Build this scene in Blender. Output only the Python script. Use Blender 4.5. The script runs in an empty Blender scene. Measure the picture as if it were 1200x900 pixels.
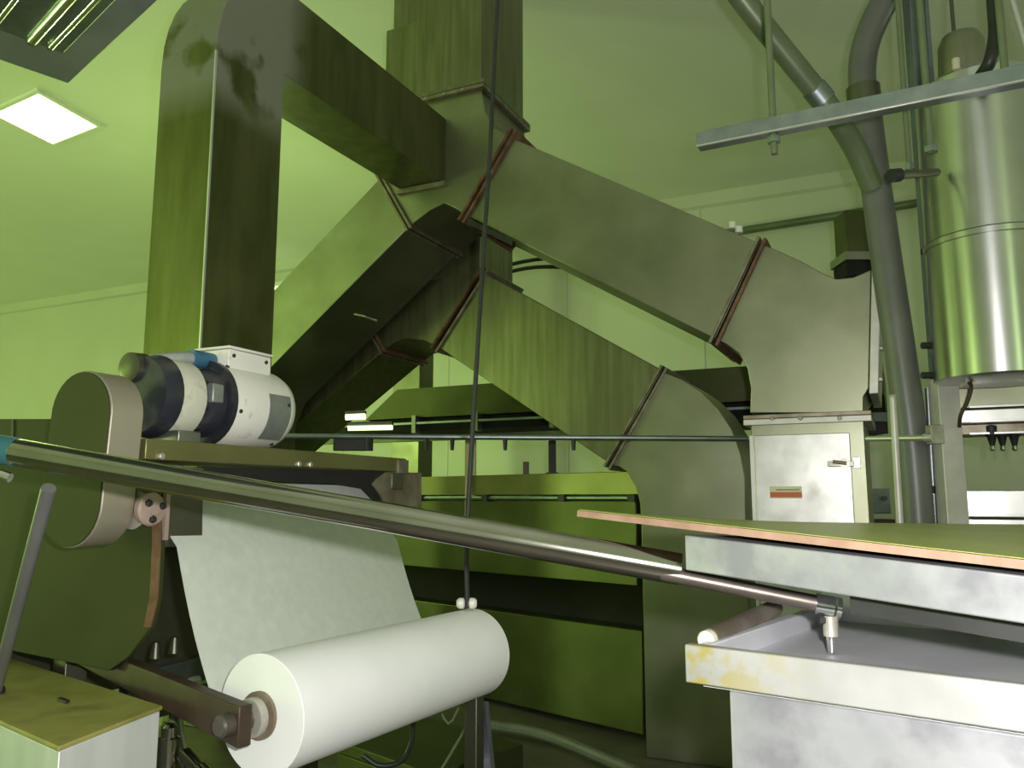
import bpy, bmesh, math
from mathutils import Vector as V

# ------------------------------------------------------------------ frame
# X runs along the back wall, Y towards it, Z up.  The layout is worked out
# relative to the lens (S scales those units to metres).
S, EYE = 1.5, 1.35
FOC, PITCH, YAW = 950.0, math.radians(8), math.radians(25.5)
FW = V((-math.sin(YAW), math.cos(YAW), 0)); RT = V((math.cos(YAW), math.sin(YAW), 0))
FLOOR = -EYE / S
CEIL = 2.5
C = bpy.context.scene.collection

def ray(px, py):
    u = (px - 600) / FOC; v = (450 - py) / FOC
    return FW * (math.cos(PITCH) - v * math.sin(PITCH)) + RT * u + V((0, 0, math.sin(PITCH) + v * math.cos(PITCH)))
def PX(px, py, x): r = ray(px, py); return r * (x / r.x)
def PY(px, py, y): r = ray(px, py); return r * (y / r.y)
def PZ(px, py, z): r = ray(px, py); return r * (z / r.z)
def PD(px, py, d): r = ray(px, py); return r * (d / r.dot(FW))
def M(p): return V((p.x * S, p.y * S, p.z * S + EYE))
X, Y, Z = V((1, 0, 0)), V((0, 1, 0)), V((0, 0, 1))

# ------------------------------------------------------------------ materials
def new_mat(name):
    m = bpy.data.materials.new(name); m.use_nodes = True
    nt = m.node_tree; return m, nt, nt.nodes['Principled BSDF']

def surf(name, c1, c2=None, metallic=0.0, rough=0.5, scale=6.0, lo=0.35, hi=0.7, stretch=(1, 1, 1), bump=0.0, spec=.5,
         dirt=None, dirt_scale=2.5, dirt_lo=0.55, dirt_hi=0.75, dirt_amt=0.8):
    m, nt, b = new_mat(name)
    b.inputs['Metallic'].default_value = metallic
    b.inputs['Roughness'].default_value = rough
    b.inputs['Specular IOR Level'].default_value = spec
    tc = nt.nodes.new('ShaderNodeTexCoord'); mp = nt.nodes.new('ShaderNodeMapping')
    mp.inputs['Scale'].default_value = stretch
    nt.links.new(tc.outputs['Object'], mp.inputs['Vector'])
    n = nt.nodes.new('ShaderNodeTexNoise'); n.inputs['Scale'].default_value = scale; n.inputs['Detail'].default_value = 6
    nt.links.new(mp.outputs['Vector'], n.inputs['Vector'])
    r = nt.nodes.new('ShaderNodeValToRGB')
    r.color_ramp.elements[0].position = lo; r.color_ramp.elements[1].position = hi
    r.color_ramp.elements[0].color = (*c1, 1); r.color_ramp.elements[1].color = (*(c2 or c1), 1)
    nt.links.new(n.outputs['Fac'], r.inputs['Fac'])
    out = r.outputs['Color']
    if dirt:
        n2 = nt.nodes.new('ShaderNodeTexNoise'); n2.inputs['Scale'].default_value = dirt_scale; n2.inputs['Detail'].default_value = 8
        nt.links.new(tc.outputs['Object'], n2.inputs['Vector'])
        mr = nt.nodes.new('ShaderNodeMapRange')
        mr.inputs['From Min'].default_value = dirt_lo; mr.inputs['From Max'].default_value = dirt_hi
        mr.inputs['To Max'].default_value = dirt_amt
        nt.links.new(n2.outputs['Fac'], mr.inputs['Value'])
        mx = nt.nodes.new('ShaderNodeMix'); mx.data_type = 'RGBA'
        nt.links.new(mr.outputs['Result'], mx.inputs['Factor'])
        nt.links.new(out, mx.inputs['A']); mx.inputs['B'].default_value = (*dirt, 1)
        out = mx.outputs['Result']
        if metallic > 0:
            mm = nt.nodes.new('ShaderNodeMapRange')
            mm.inputs['To Min'].default_value = metallic; mm.inputs['To Max'].default_value = metallic * 0.3
            nt.links.new(mr.outputs['Result'], mm.inputs['Value'])
            nt.links.new(mm.outputs['Result'], b.inputs['Metallic'])
    nt.links.new(out, b.inputs['Base Color'])
    if bump:
        bp = nt.nodes.new('ShaderNodeBump'); bp.inputs['Strength'].default_value = bump; bp.inputs['Distance'].default_value = 0.01
        nt.links.new(n.outputs['Fac'], bp.inputs['Height']); nt.links.new(bp.outputs['Normal'], b.inputs['Normal'])
    return m

def glow(name, col, strength):
    m, nt, b = new_mat(name)
    b.inputs['Base Color'].default_value = (.8, .8, .8, 1)
    b.inputs['Emission Color'].default_value = (*col, 1); b.inputs['Emission Strength'].default_value = strength
    return m

ANI = 0.25
GREEN = (0.67, 1.0, 0.28)
K = {}
K['paint'] = surf('white_paint', (.86, .87, .82), (.90, .90, .86), 0, .55, 1.3)
K['wall'] = surf('wall_panel', (.62, .63, .57), (.68, .68, .62), 0, .5, 1.0)
K['floor'] = surf('floor_concrete', (.07, .062, .05), (.12, .105, .09), 0, .45, 5, bump=.1)
K['steel'] = surf('duct_stainless', (.255, .268, .18), (.345, .355, .26), .93, .40, 3.5, dirt=(.20, .18, .12), dirt_scale=1.8, dirt_amt=.4)
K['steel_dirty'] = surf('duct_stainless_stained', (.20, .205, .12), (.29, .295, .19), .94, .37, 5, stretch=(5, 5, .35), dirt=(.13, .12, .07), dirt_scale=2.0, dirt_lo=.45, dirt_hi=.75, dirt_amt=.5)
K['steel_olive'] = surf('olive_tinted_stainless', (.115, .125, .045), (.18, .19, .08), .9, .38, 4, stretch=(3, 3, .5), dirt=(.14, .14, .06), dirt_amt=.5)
K['plate_green'] = surf('stained_green_plate', (.028, .036, .009), (.048, .056, .016), 0, .6, 2.5, dirt=(.045, .035, .012), dirt_amt=.6, spec=.25)
K['thin_paper_darkened'] = surf('thin_paper_sheet_darkened', (.52, .56, .50), (.58, .61, .55), 0, .75, 30)  # roll paper toned darker; dark behind the thin sheet put into colour
K['canopy'] = surf('canopy_grey_paint', (.22, .26, .22), (.28, .32, .28), .2, .5, 4)
K['steel_old'] = surf('old_stainless', (.22, .22, .20), (.34, .34, .31), .85, .40, 4, dirt=(.20, .20, .16), dirt_lo=.5, dirt_amt=.6)
K['steel_dark'] = surf('dull_machine_steel', (.11, .11, .08), (.17, .17, .12), .8, .42, 3, dirt=(.08, .06, .04), dirt_amt=.6)
K['bright'] = surf('bright_stainless', (.62, .62, .61), (.74, .74, .73), .75, .3, 8, stretch=(1, 1, .3))
K['tray'] = surf('table_stainless', (.29, .295, .31), (.41, .415, .43), .5, .42, 6, dirt=(.13, .13, .145), dirt_scale=11, dirt_lo=.44, dirt_hi=.62, dirt_amt=.75)
K['tray_in'] = surf('tray_inner_lit_steel', (.50, .51, .53), (.62, .63, .65), .3, .45, 6)  # table steel made lighter, so light inside the tray is in the colour
K['tray_stained'] = surf('table_rim_stainless', (.30, .30, .29), (.40, .40, .39), .4, .42, 8)
K['door'] = surf('door_stainless', (.50, .50, .48), (.66, .66, .64), .7, .38, 9, dirt=(.42, .40, .36), dirt_scale=10, dirt_amt=.5)
K['pipe'] = surf('polished_pipe', (.42, .41, .36), (.50, .49, .44), 1, .13, 8)
K['tank'] = surf('tank_stainless', (.54, .55, .53), (.62, .63, .61), .97, .30, 3, stretch=(1, 1, 1.2), bump=.03)
_nt = K['tank'].node_tree; _b = _nt.nodes['Principled BSDF']; _b.inputs['Anisotropic'].default_value = .7; _b.inputs['Anisotropic Rotation'].default_value = ANI
_tg = _nt.nodes.new('ShaderNodeTangent'); _tg.direction_type = 'RADIAL'; _tg.axis = 'Z'; _nt.links.new(_tg.outputs[0], _b.inputs['Tangent'])
K['chrome'] = surf('chrome', (.75, .75, .75), (.85, .85, .85), 1, .12, 4)
K['galv'] = surf('galvanised', (.27, .31, .33), (.36, .40, .42), .92, .40, 14)
K['rust'] = surf('rust', (.12, .06, .03), (.22, .12, .07), .2, .7, 22, bump=.3)
K['rust_metal'] = surf('rust_streaked_steel', (.20, .16, .11), (.34, .31, .25), .7, .45, 14)
K['brown'] = surf('brown_steel', (.045, .03, .02), (.085, .06, .04), .3, .5, 9)
K['black'] = surf('black', (.012, .012, .012), (.025, .025, .025), 0, .55, 8)
K['void'] = surf('void_black', (.006, .006, .005), (.012, .011, .01), 0, .9, 8)  # near black: dark of gaps and recesses put into colour; also the shoe
K['blue_dark'] = surf('dark_blue_paint', (.020, .021, .032), (.035, .037, .05), .1, .4, 14, dirt=(.09, .085, .075), dirt_scale=14, dirt_lo=.5)
K['cream'] = surf('cream_paint', (.74, .72, .66), (.82, .80, .74), 0, .38, 5, dirt=(.30, .26, .20), dirt_scale=16, dirt_lo=.64, dirt_hi=.74)
K['cream_dirty'] = surf('grubby_cream_paint', (.50, .50, .40), (.62, .62, .50), 0, .5, 9, dirt=(.20, .19, .14), dirt_scale=18, dirt_lo=.55)
K['tan'] = surf('tan_guard_paint', (.30, .275, .20), (.37, .345, .26), .4, .45, 4)
K['plate_grey'] = surf('grey_nameplate', (.22, .24, .22), (.30, .32, .30), .4, .4, 20)
K['paper'] = surf('paper', (.80, .82, .80), (.86, .87, .85), 0, .75, 5, bump=.02)
K['core'] = surf('cardboard_core', (.13, .10, .07), (.24, .19, .13), 0, .7, 16)
K['hub'] = surf('worn_hub', (.34, .32, .27), (.56, .54, .48), .5, .4, 16)
K['pink'] = surf('pinkish_primer', (.30, .22, .18), (.42, .32, .27), .1, .5, 9)
K['pvc'] = surf('grey_pvc', (.115, .118, .11), (.145, .148, .14), 0, .38, 6)
K['strut_blue'] = surf('blue_grey_strut', (.13, .16, .175), (.18, .215, .23), .3, .4, 14)
K['dull_rod'] = surf('dull_brown_rod', (.10, .085, .07), (.16, .14, .12), .6, .35, 14)
K['greenpipe'] = surf('pale_green_pipe', (.14, .18, .10), (.19, .23, .14), .3, .4, 6)
K['board_edge'] = surf('hardboard_edge', (.25, .15, .10), (.32, .205, .145), 0, .6, 30)
K['board_sheen'] = surf('hardboard_face_sheen', (.30, .34, .08), (.38, .41, .11), .0, .35, 4)  # green light reflected off the board is painted into this colour
K['boxtop'] = surf('grimy_box_lid', (.22, .22, .05), (.38, .36, .11), .1, .5, 6, dirt=(.08, .07, .02), dirt_scale=6)
K['boxside'] = surf('box_side', (.52, .56, .52), (.64, .67, .63), .2, .45, 4, stretch=(3, 3, .4))
K['white_pl'] = surf('white_plastic', (.74, .74, .66), (.8, .8, .72), 0, .35, 5)
K['teal'] = surf('teal_tape', (.02, .10, .11), (.035, .14, .145), 0, .5, 8)
K['blue'] = surf('blue_fitting', (.03, .12, .20), (.05, .16, .25), 0, .4, 8)
K['hose_grey'] = surf('grey_hose', (.28, .30, .28), (.36, .38, .36), 0, .5, 20)
K['cloth'] = surf('grey_rag', (.16, .17, .22), (.26, .27, .33), 0, .9, 12)
K['white_post'] = surf('pale_painted_steel', (.52, .50, .47), (.64, .62, .58), .3, .45, 10)
K['red'] = surf('sticker_red', (.55, .10, .03), (.62, .14, .05), 0, .5, 12)
K['sticker'] = surf('sticker_cream', (.62, .58, .40), (.72, .68, .52), 0, .5, 12)
K['cable'] = surf('black_cable', (.015, .02, .015), (.03, .035, .03), 0, .45, 8)
K['green_panel'] = surf('green_tinted_panel', (.07, .08, .03), (.105, .115, .05), .75, .45, 2.5, dirt=(.1, .1, .05), dirt_amt=.5)
K['olive'] = surf('olive_rail', (.16, .16, .06), (.22, .215, .09), .6, .4, 4)
K['lamp'] = glow('lamp_diffuser', GREEN, 16)
K['tube_glow'] = glow('tube_glow', (0.75, 1, .45), 2.2)

# ------------------------------------------------------------------ mesh builder
def stain(key, axis, lo, hi, col, scale, nlo=.35, nhi=.6, amt=.85, also=None):
    """a stain with its own place on the object: between lo and hi along an object axis, broken up by noise"""
    nt = K[key].node_tree; b = nt.nodes['Principled BSDF']; src = b.inputs['Base Color'].links[0].from_socket
    tc = nt.nodes.new('ShaderNodeTexCoord'); sx = nt.nodes.new('ShaderNodeSeparateXYZ'); nt.links.new(tc.outputs['Object'], sx.inputs[0])
    mr = nt.nodes.new('ShaderNodeMapRange'); mr.inputs['From Min'].default_value = lo; mr.inputs['From Max'].default_value = hi
    nt.links.new(sx.outputs[axis], mr.inputs['Value'])
    n = nt.nodes.new('ShaderNodeTexNoise'); n.inputs['Scale'].default_value = scale; n.inputs['Detail'].default_value = 6
    nt.links.new(tc.outputs['Object'], n.inputs['Vector'])
    m2 = nt.nodes.new('ShaderNodeMapRange'); m2.inputs['From Min'].default_value = nlo; m2.inputs['From Max'].default_value = nhi; m2.inputs['To Max'].default_value = amt
    nt.links.new(n.outputs['Fac'], m2.inputs['Value'])
    mu = nt.nodes.new('ShaderNodeMath'); mu.operation = 'MULTIPLY'; nt.links.new(mr.outputs[0], mu.inputs[0]); nt.links.new(m2.outputs[0], mu.inputs[1])
    if also:
        m3 = nt.nodes.new('ShaderNodeMapRange'); m3.inputs['From Min'].default_value = also[1]; m3.inputs['From Max'].default_value = also[2]
        nt.links.new(sx.outputs[also[0]], m3.inputs['Value'])
        m4 = nt.nodes.new('ShaderNodeMath'); m4.operation = 'MULTIPLY'; nt.links.new(mu.outputs[0], m4.inputs[0]); nt.links.new(m3.outputs[0], m4.inputs[1]); mu = m4
    mx = nt.nodes.new('ShaderNodeMix'); mx.data_type = 'RGBA'; nt.links.new(mu.outputs[0], mx.inputs['Factor'])
    if b.inputs['Metallic'].links: ms = b.inputs['Metallic'].links[0].from_socket
    else: ms = None
    mm = nt.nodes.new('ShaderNodeMix'); mm.data_type = 'FLOAT'; nt.links.new(mu.outputs[0], mm.inputs['Factor'])
    if ms: nt.links.new(ms, mm.inputs['A'])
    else: mm.inputs['A'].default_value = b.inputs['Metallic'].default_value
    mm.inputs['B'].default_value = .1; nt.links.new(mm.outputs['Result'], b.inputs['Metallic'])
    nt.links.new(src, mx.inputs['A']); mx.inputs['B'].default_value = (*col, 1); nt.links.new(mx.outputs['Result'], b.inputs['Base Color'])

class MB:
    def __init__(s): s.bm = bmesh.new()
    def faces(s, vs, fs):
        b = [s.bm.verts.new(v) for v in vs]
        for f in fs: s.bm.faces.new([b[i] for i in f])
        return s
    def prism(s, pts, vec):
        n = len(pts)
        return s.faces(list(pts) + [p + vec for p in pts],
                       [tuple(range(n)), tuple(range(2 * n - 1, n - 1, -1))] + [(i, i + n, (i + 1) % n + n, (i + 1) % n) for i in range(n)])
    def box(s, lo, hi):
        (a, b, c), (d, e, f) = lo, hi
        return s.prism([V((a, b, c)), V((d, b, c)), V((d, e, c)), V((a, e, c))], V((0, 0, f - c)))
    def obox(s, o, e1, e2, e3): return s.prism([o, o + e1, o + e1 + e2, o + e2], e3)
    def lathe(s, p, axis, prof, seg=24):
        ax = axis.normalized(); t = X if abs(ax.x) < .8 else Y
        a = ax.cross(t).normalized(); b = ax.cross(a)
        rings = []
        for h, r in prof:
            rings.append([s.bm.verts.new(p + ax * h + (a * math.cos(2 * math.pi * k / seg) + b * math.sin(2 * math.pi * k / seg)) * max(r, 1e-5)) for k in range(seg)])
        for r0, r1 in zip(rings, rings[1:]):
            for k in range(seg): s.bm.faces.new([r0[k], r0[(k + 1) % seg], r1[(k + 1) % seg], r1[k]])
        s.bm.faces.new(rings[0][::-1]); s.bm.faces.new(rings[-1]); return s
    def cyl(s, p, q, r, r2=None, seg=20):
        d = q - p; return s.lathe(p, d, [(0, r), (d.length, r if r2 is None else r2)], seg)
    def tube(s, pts, r, seg=14, smooth=4):
        if smooth > 1 and len(pts) > 2:
            P = [pts[0] * 2 - pts[1]] + list(pts) + [pts[-1] * 2 - pts[-2]]; out = []
            for i in range(1, len(P) - 2):
                for k in range(smooth):
                    t = k / smooth; a, b, c, d = P[i - 1], P[i], P[i + 1], P[i + 2]
                    out.append(.5 * ((2 * b) + (c - a) * t + (2 * a - 5 * b + 4 * c - d) * t * t + (3 * b - a - 3 * c + d) * t ** 3))
            pts = out + [pts[-1]]
        up = None; rings = []
        for i, p in enumerate(pts):
            d = (pts[min(i + 1, len(pts) - 1)] - pts[max(i - 1, 0)]).normalized()
            if up is None: up = d.cross(X if abs(d.x) < .8 else Y).normalized()
            up = (up - d * up.dot(d)).normalized(); b = d.cross(up)
            rings.append([s.bm.verts.new(p + (up * math.cos(2 * math.pi * k / seg) + b * math.sin(2 * math.pi * k / seg)) * r) for k in range(seg)])
        for r0, r1 in zip(rings, rings[1:]):
            for k in range(seg): s.bm.faces.new([r0[k], r0[(k + 1) % seg], r1[(k + 1) % seg], r1[k]])
        s.bm.faces.new(rings[0][::-1]); s.bm.faces.new(rings[-1]); return s
    def sheet(s, rows, thick=.0015):
        """rows: list of point rows -> a thin closed sheet"""
        n, m = len(rows), len(rows[0]); g = [[], []]
        for i in range(n):
            for L in (0, 1): g[L].append([])
            for j in range(m):
                du = rows[min(i + 1, n - 1)][j] - rows[max(i - 1, 0)][j]; dv = rows[i][min(j + 1, m - 1)] - rows[i][max(j - 1, 0)]
                nn = du.cross(dv).normalized() * thick
                g[0][i].append(s.bm.verts.new(rows[i][j])); g[1][i].append(s.bm.verts.new(rows[i][j] + nn))
        f = s.bm.faces.new
        for i in range(n - 1):
            for j in range(m - 1):
                a = g[0]; f([a[i][j], a[i + 1][j], a[i + 1][j + 1], a[i][j + 1]])
                a = g[1]; f([a[i][j], a[i][j + 1], a[i + 1][j + 1], a[i + 1][j]])
        for i in range(n - 1):
            for j in (0, m - 1): f([g[0][i][j], g[1][i][j], g[1][i + 1][j], g[0][i + 1][j]])
        for j in range(m - 1):
            for i in (0, n - 1): f([g[0][i][j], g[0][i][j + 1], g[1][i][j + 1], g[1][i][j]])
        return s
    def build(s, name, mat, parent=None, bevel=0.0, smooth=True, label=None):
        bm = s.bm
        bmesh.ops.recalc_face_normals(bm, faces=bm.faces)
        pts = [M(v.co) for v in bm.verts]
        c = V(((min(p.x for p in pts) + max(p.x for p in pts)) / 2, (min(p.y for p in pts) + max(p.y for p in pts)) / 2, min(p.z for p in pts)))
        for v, p in zip(bm.verts, pts): v.co = p - c
        me = bpy.data.meshes.new(name); bm.to_mesh(me); bm.free()
        me.materials.append(K[mat])
        if smooth:
            me.polygons.foreach_set('use_smooth', [True] * len(me.polygons)); me.set_sharp_from_angle(angle=math.radians(35))
        o = bpy.data.objects.new(name, me); C.objects.link(o)
        o['at'] = tuple(c)
        o.location = c - (V(parent['at']) if parent else V((0, 0, 0)))
        if parent: o.parent = parent
        if bevel:
            b = o.modifiers.new('Bevel', 'BEVEL'); b.width = bevel; b.segments = 2; b.limit_method = 'ANGLE'; b.angle_limit = math.radians(40)
        if label: o['label'] = label
        return o

def thing(name, label, cat, p, group=None):
    o = bpy.data.objects.new(name, None); C.objects.link(o)
    o.empty_display_size = .05
    m = M(p); o.location = m; o['at'] = tuple(m); o['label'] = label; o['category'] = cat
    if group: o['group'] = group
    return o
def tag(o, label, cat, group=None):
    o['label'] = label; o['category'] = cat
    if group: o['group'] = group
    return o
def struct(name, mb, mat, **k):
    o = mb.build(name, mat, **k); o['kind'] = 'structure'; return o
def bolt(parent, p, axis, r=.006, h=.006, mat='hub'):
    return MB().lathe(p, axis, [(0, r), (h * .8, r), (h, r * .8)], 6).build('bolt', mat, parent, smooth=False)

def poly(y, pts): return [PY(a, b, y) for a, b in pts]
def joint(parent, a, b, y, dep, mat='rust', t=.010, side=1, ov=.018, name='flange'):
    """a plate across a duct at the joint line a-b (image points on the plane y)"""
    p, q = PY(*a, y), PY(*b, y); e = (q - p).normalized(); n = V((-e.z, 0, e.x)) * side
    o = p - e * ov; o.y -= .014
    return MB().obox(o, e * ((q - p).length + 2 * ov), n * t, Y * (dep + .028)).build(name, mat, parent, bevel=.002)

stain('tray_stained', 'X', -.18, -.38, (.25, .205, .010), 24, .42, .54, .98)
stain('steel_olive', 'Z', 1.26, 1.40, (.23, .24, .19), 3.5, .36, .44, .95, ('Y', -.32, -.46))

# ------------------------------------------------------------------ room
WY = 6.55
struct('floor', MB().box((-14, -3, FLOOR - .1), (4, WY + .1, FLOOR)), 'floor', smooth=False)
struct('ceiling', MB().box((-14, -3, CEIL), (4, WY + .1, CEIL + .1)), 'paint', smooth=False)
struct('wall_back', MB().box((-14, WY, FLOOR), (4, WY + .1, CEIL)), 'wall', smooth=False)
struct('wall_left', MB().box((-14.1, -3, FLOOR), (-14, WY + .1, CEIL)), 'wall', smooth=False)
struct('wall_right', MB().box((4, -3, FLOOR), (4.1, WY + .1, CEIL)), 'wall', smooth=False)
struct('wall_front', MB().box((-14, -3.1, FLOOR), (4, -3, CEIL)), 'wall', smooth=False)
struct('trim_1', MB().prism([V((-14, WY, CEIL)), V((-14, WY - .07, CEIL)), V((-14, WY - .03, CEIL - .09)), V((-14, WY, CEIL - .11))], X * 18), 'wall', smooth=False)
for i, x in enumerate((-7.4, -6.2, -5.0, -3.8, -2.6, -1.4, -.2, 1.0, 2.2)):
    struct('trim_%d' % (i + 2), MB().box((x, WY - .006, FLOOR), (x + .018, WY, CEIL - .1)), 'wall', smooth=False)

# ------------------------------------------------------------------ ceiling light
t = thing('ceiling_light', 'square glowing flat panel light set in the ceiling at upper left', 'light', V((-4.95, 3.27, CEIL - .02)))
e1 = V((.52, -.05, 0)); e2 = V((-.07, .46, 0)); o0 = V((-5.2, 3.05, CEIL - .022))
MB().obox(o0, e1, e2, V((0, 0, .012))).build('diffuser', 'lamp', t, smooth=False)
fr = MB(); k = .03
for a, b, c in ((o0 - e1.normalized() * k - e2.normalized() * k, e1 + e1.normalized() * 2 * k, e2.normalized() * k),
                (o0 - e1.normalized() * k + e2, e1 + e1.normalized() * 2 * k, e2.normalized() * k),
                (o0 - e1.normalized() * k, e1.normalized() * k, e2), (o0 + e1, e1.normalized() * k, e2)):
    fr.obox(a, b, c, V((0, 0, .022)))
fr.build('frame', 'paint', t, smooth=False)

# ------------------------------------------------------------------ overhead unit at top left
zc = .95
c0 = PZ(80, 98, zc); cr = PZ(185, 0, zc); ec = (cr - c0).normalized(); ed = V((-ec.y, ec.x, 0))
if ed.dot(FW) > 0: ed = -ed
t = thing('overhead_canopy', 'dull grey sheet metal canopy with bright rails underneath, top left corner', 'canopy', c0)
MB().obox(c0, ec * 1.0, ed * .75, Z * .02).build('panel', 'canopy', t, bevel=.003)
MB().obox(c0 + Z * .02 + ec * .04 + ed * .04, ec * .9, ed * .6, Z * .25).build('upper_box', 'steel_old', t, bevel=.003)
q0 = PZ(75, 62, zc - .035)
MB().obox(q0, ec * .85, ed * .55, Z * .035).build('rail_housing', 'galv', t, bevel=.003)
for a, b in ((.028, .012), (.062, .02), (.13, .012), (.16, .02), (.27, .02)):
    MB().cyl(q0 + ed * a - Z * .004 + ec * .012, q0 + ed * a - Z * .004 + ec * .84, b / 2).build('rail', 'chrome', t)
for a in (.35, 0.75):
    MB().cyl(c0 + ec * a + ed * .35 + Z * .27, c0 + ec * a + ed * .35 + Z * (CEIL - zc), .01).build('hanger_rod', 'galv', t)

# ------------------------------------------------------------------ ducts
Y1, DP = 2.5, .375
xr, xl = -1.320, -1.605
# central drop
t = thing('vertical_duct', 'square stainless duct dropping from the ceiling at centre, behind the black cable', 'duct', V((xl, Y1, 1.515)))
MB().box((xl, Y1, 1.515), (xr, Y1 + DP, CEIL - .012)).build('duct_body', 'steel_dirty', t, bevel=.004)
MB().box((xl - .022, Y1 - .022, 1.515), (xr + .022, Y1 + DP + .022, 1.53)).build('flange', 'steel_dirty', t, bevel=.002)
s0 = PY(453, 36, 2.62)
MB().box((s0.x, 2.62, 1.545), (xl, 2.82, s0.z)).build('side_box', 'steel_dirty', t, bevel=.004)

# wye fitting under it
t = thing('duct_fitting', 'Y shaped stainless duct fitting hung under the central vertical duct', 'duct', V(((xl + xr) / 2, Y1, 1.0)))
L1, L2 = (447, 207), (480, 265); R1, R2 = (597, 160), (545, 251)
body = [(489, 119), (564, 99), (568, 130), (579, 150), R1, R2, (534, 244), (521, 238), (505, 246), L2, L1, (470, 180), (484, 150)]
MB().prism(poly(Y1, body), Y * DP).build('fitting_body', 'steel', t, bevel=.004)
MB().box((xl - .022, Y1 - .022, 1.498), (xr + .022, Y1 + DP + .022, 1.513)).build('flange', 'rust_metal', t, bevel=.002)
joint(t, R1, R2, Y1, DP, 'rust', side=-1, ov=.03)
joint(t, L1, L2, Y1, DP, 'rust_metal', side=1)
for a in (.06, .14, .22): bolt(t, V((xl + a, Y1 - .022, 1.505)), -Y, .005, .005)

# upper right sloping duct
t = thing('sloping_duct', 'upper sloping duct on the right, greyer one running down to the hooded elbow', 'duct', PY(838, 397, Y1))
MB().prism(poly(Y1, [(598, 161), (890, 285), (838, 397), (546, 252)]), Y * DP).build('duct_body', 'steel', t, bevel=.004)
joint(t, (600, 161), (548, 253), Y1, DP, 'rust', side=1, ov=.03)
joint(t, (889, 285), (837, 397), Y1, DP, 'rust_metal', side=-1)
for a, b in ((866, 273), (858, 268)): MB().cyl(PY(a, b, Y1 + .03) + Z * .0, PY(a, b, Y1 + .03) + Z * .02, .012).build('sealant_blob', 'white_pl', t)

# hooded elbow
t = thing('elbow_duct', 'stainless elbow duct with hooked top edge standing on the inspection duct', 'duct', PY(945, 487, Y1))
el = [(893, 286), (915, 295), (940, 307), (962, 319), (980, 327), (1000, 325), (1021, 316), (1018, 455), (1012, 465), (1012, 484),
      (879, 484), (880, 455), (876, 432), (866, 414), (852, 404), (840, 398)]
MB().prism(poly(Y1, el), Y * DP).build('elbow_body', 'steel', t, bevel=.004)
joint(t, (893, 286), (841, 399), Y1, DP, 'rust', side=1)
a, b = PY(1021, 316, Y1), PY(1019, 462, Y1)
b = PY(1018, 462, Y1); dy_ = V((0, -.012, 0)); e0, e1_ = a + dy_ + X * .0015 - Z * .004, b + dy_ + X * .0015
MB().prism([e0, e0 + X * .024, e1_ + X * .024, e1_], Y * (DP + .03)).build('access_cover', 'white_post', t, bevel=.003)
for i in range(4): bolt(t, e1_.lerp(e0, .12 + i * .25) + X * .024 + Y * .03, X, .008, .01)
bl, br = PY(877, 487, Y1), PY(1016, 487, Y1); zf = (bl.z + br.z) / 2
MB().box((bl.x - .012, Y1 - .02, zf - .006), (br.x + .012, Y1 + DP + .02, zf + .006)).build('flange', 'rust_metal', t, bevel=.002)

# inspection duct to the floor
b0, b1 = PY(880, 505, Y1).x, PY(1013, 505, Y1).x
t = thing('inspection_duct', 'upright stainless duct with latched door and small red sticker', 'duct', V(((b0 + b1) / 2, Y1 + DP / 2, FLOOR)))
MB().box((b0, Y1, FLOOR), (b1, Y1 + DP, zf - .02)).build('duct_body', 'steel', t, bevel=.004)
MB().box((bl.x - .012, Y1 - .02, zf - .024), (br.x + .012, Y1 + DP + .02, zf - .007)).build('flange', 'white_post', t, bevel=.002)
for px in (905, 938, 984): bolt(t, PY(px, 490, Y1 - .022), -Y, .007, .006, 'rust_metal')
zd = PY(940, 509, Y1).z
MB().box((PY(884, 509, Y1).x, Y1 - .012, zd - .75), (PY(996, 509, Y1).x, Y1 - .0005, zd)).build('door', 'door', t, bevel=.003)
MB().box((b0 - .004, Y1 - .008, zd - .75), (b0 + .006, Y1, zd)).build('door_hinge', 'bright', t)
la = t
lt = MB().obox(PY(970, 547, Y1 - .03), X * .07, V((0, .016, 0)), Z * .016).build('latch', 'hub', t, bevel=.002)
MB().cyl(PY(990, 543, Y1 - .035), PY(990, 543, Y1 - .008), .014).build('latch_boss', 'hub', lt)
MB().cyl(PY(976, 541, Y1 - .035), PY(992, 543, Y1 - .035), .005).build('latch_handle', 'rust_metal', lt)
MB().box((PY(1000, 545, Y1).x, Y1 - .02, PY(1000, 549, Y1).z), (PY(1009, 545, Y1).x, Y1, PY(1000, 536, Y1).z)).build('latch_keeper', 'bright', t, bevel=.002)
s0, s1 = PY(902, 570, Y1 - .013), PY(940, 584, Y1 - .013)
st = MB().box((s0.x, Y1 - .0135, s1.z), (s1.x, Y1 - .0122, s0.z)).build('sticker', 'sticker', t, smooth=False)
MB().box((s0.x, Y1 - .0145, s1.z + .003), (s1.x, Y1 - .0136, s1.z + .018)).build('red_band', 'red', st, smooth=False)
MB().box((s0.x + .018, Y1 - .0145, s0.z - .012), (s1.x - .006, Y1 - .0136, s0.z - .008)).build('dark_line', 'olive', st, smooth=False)

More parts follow.
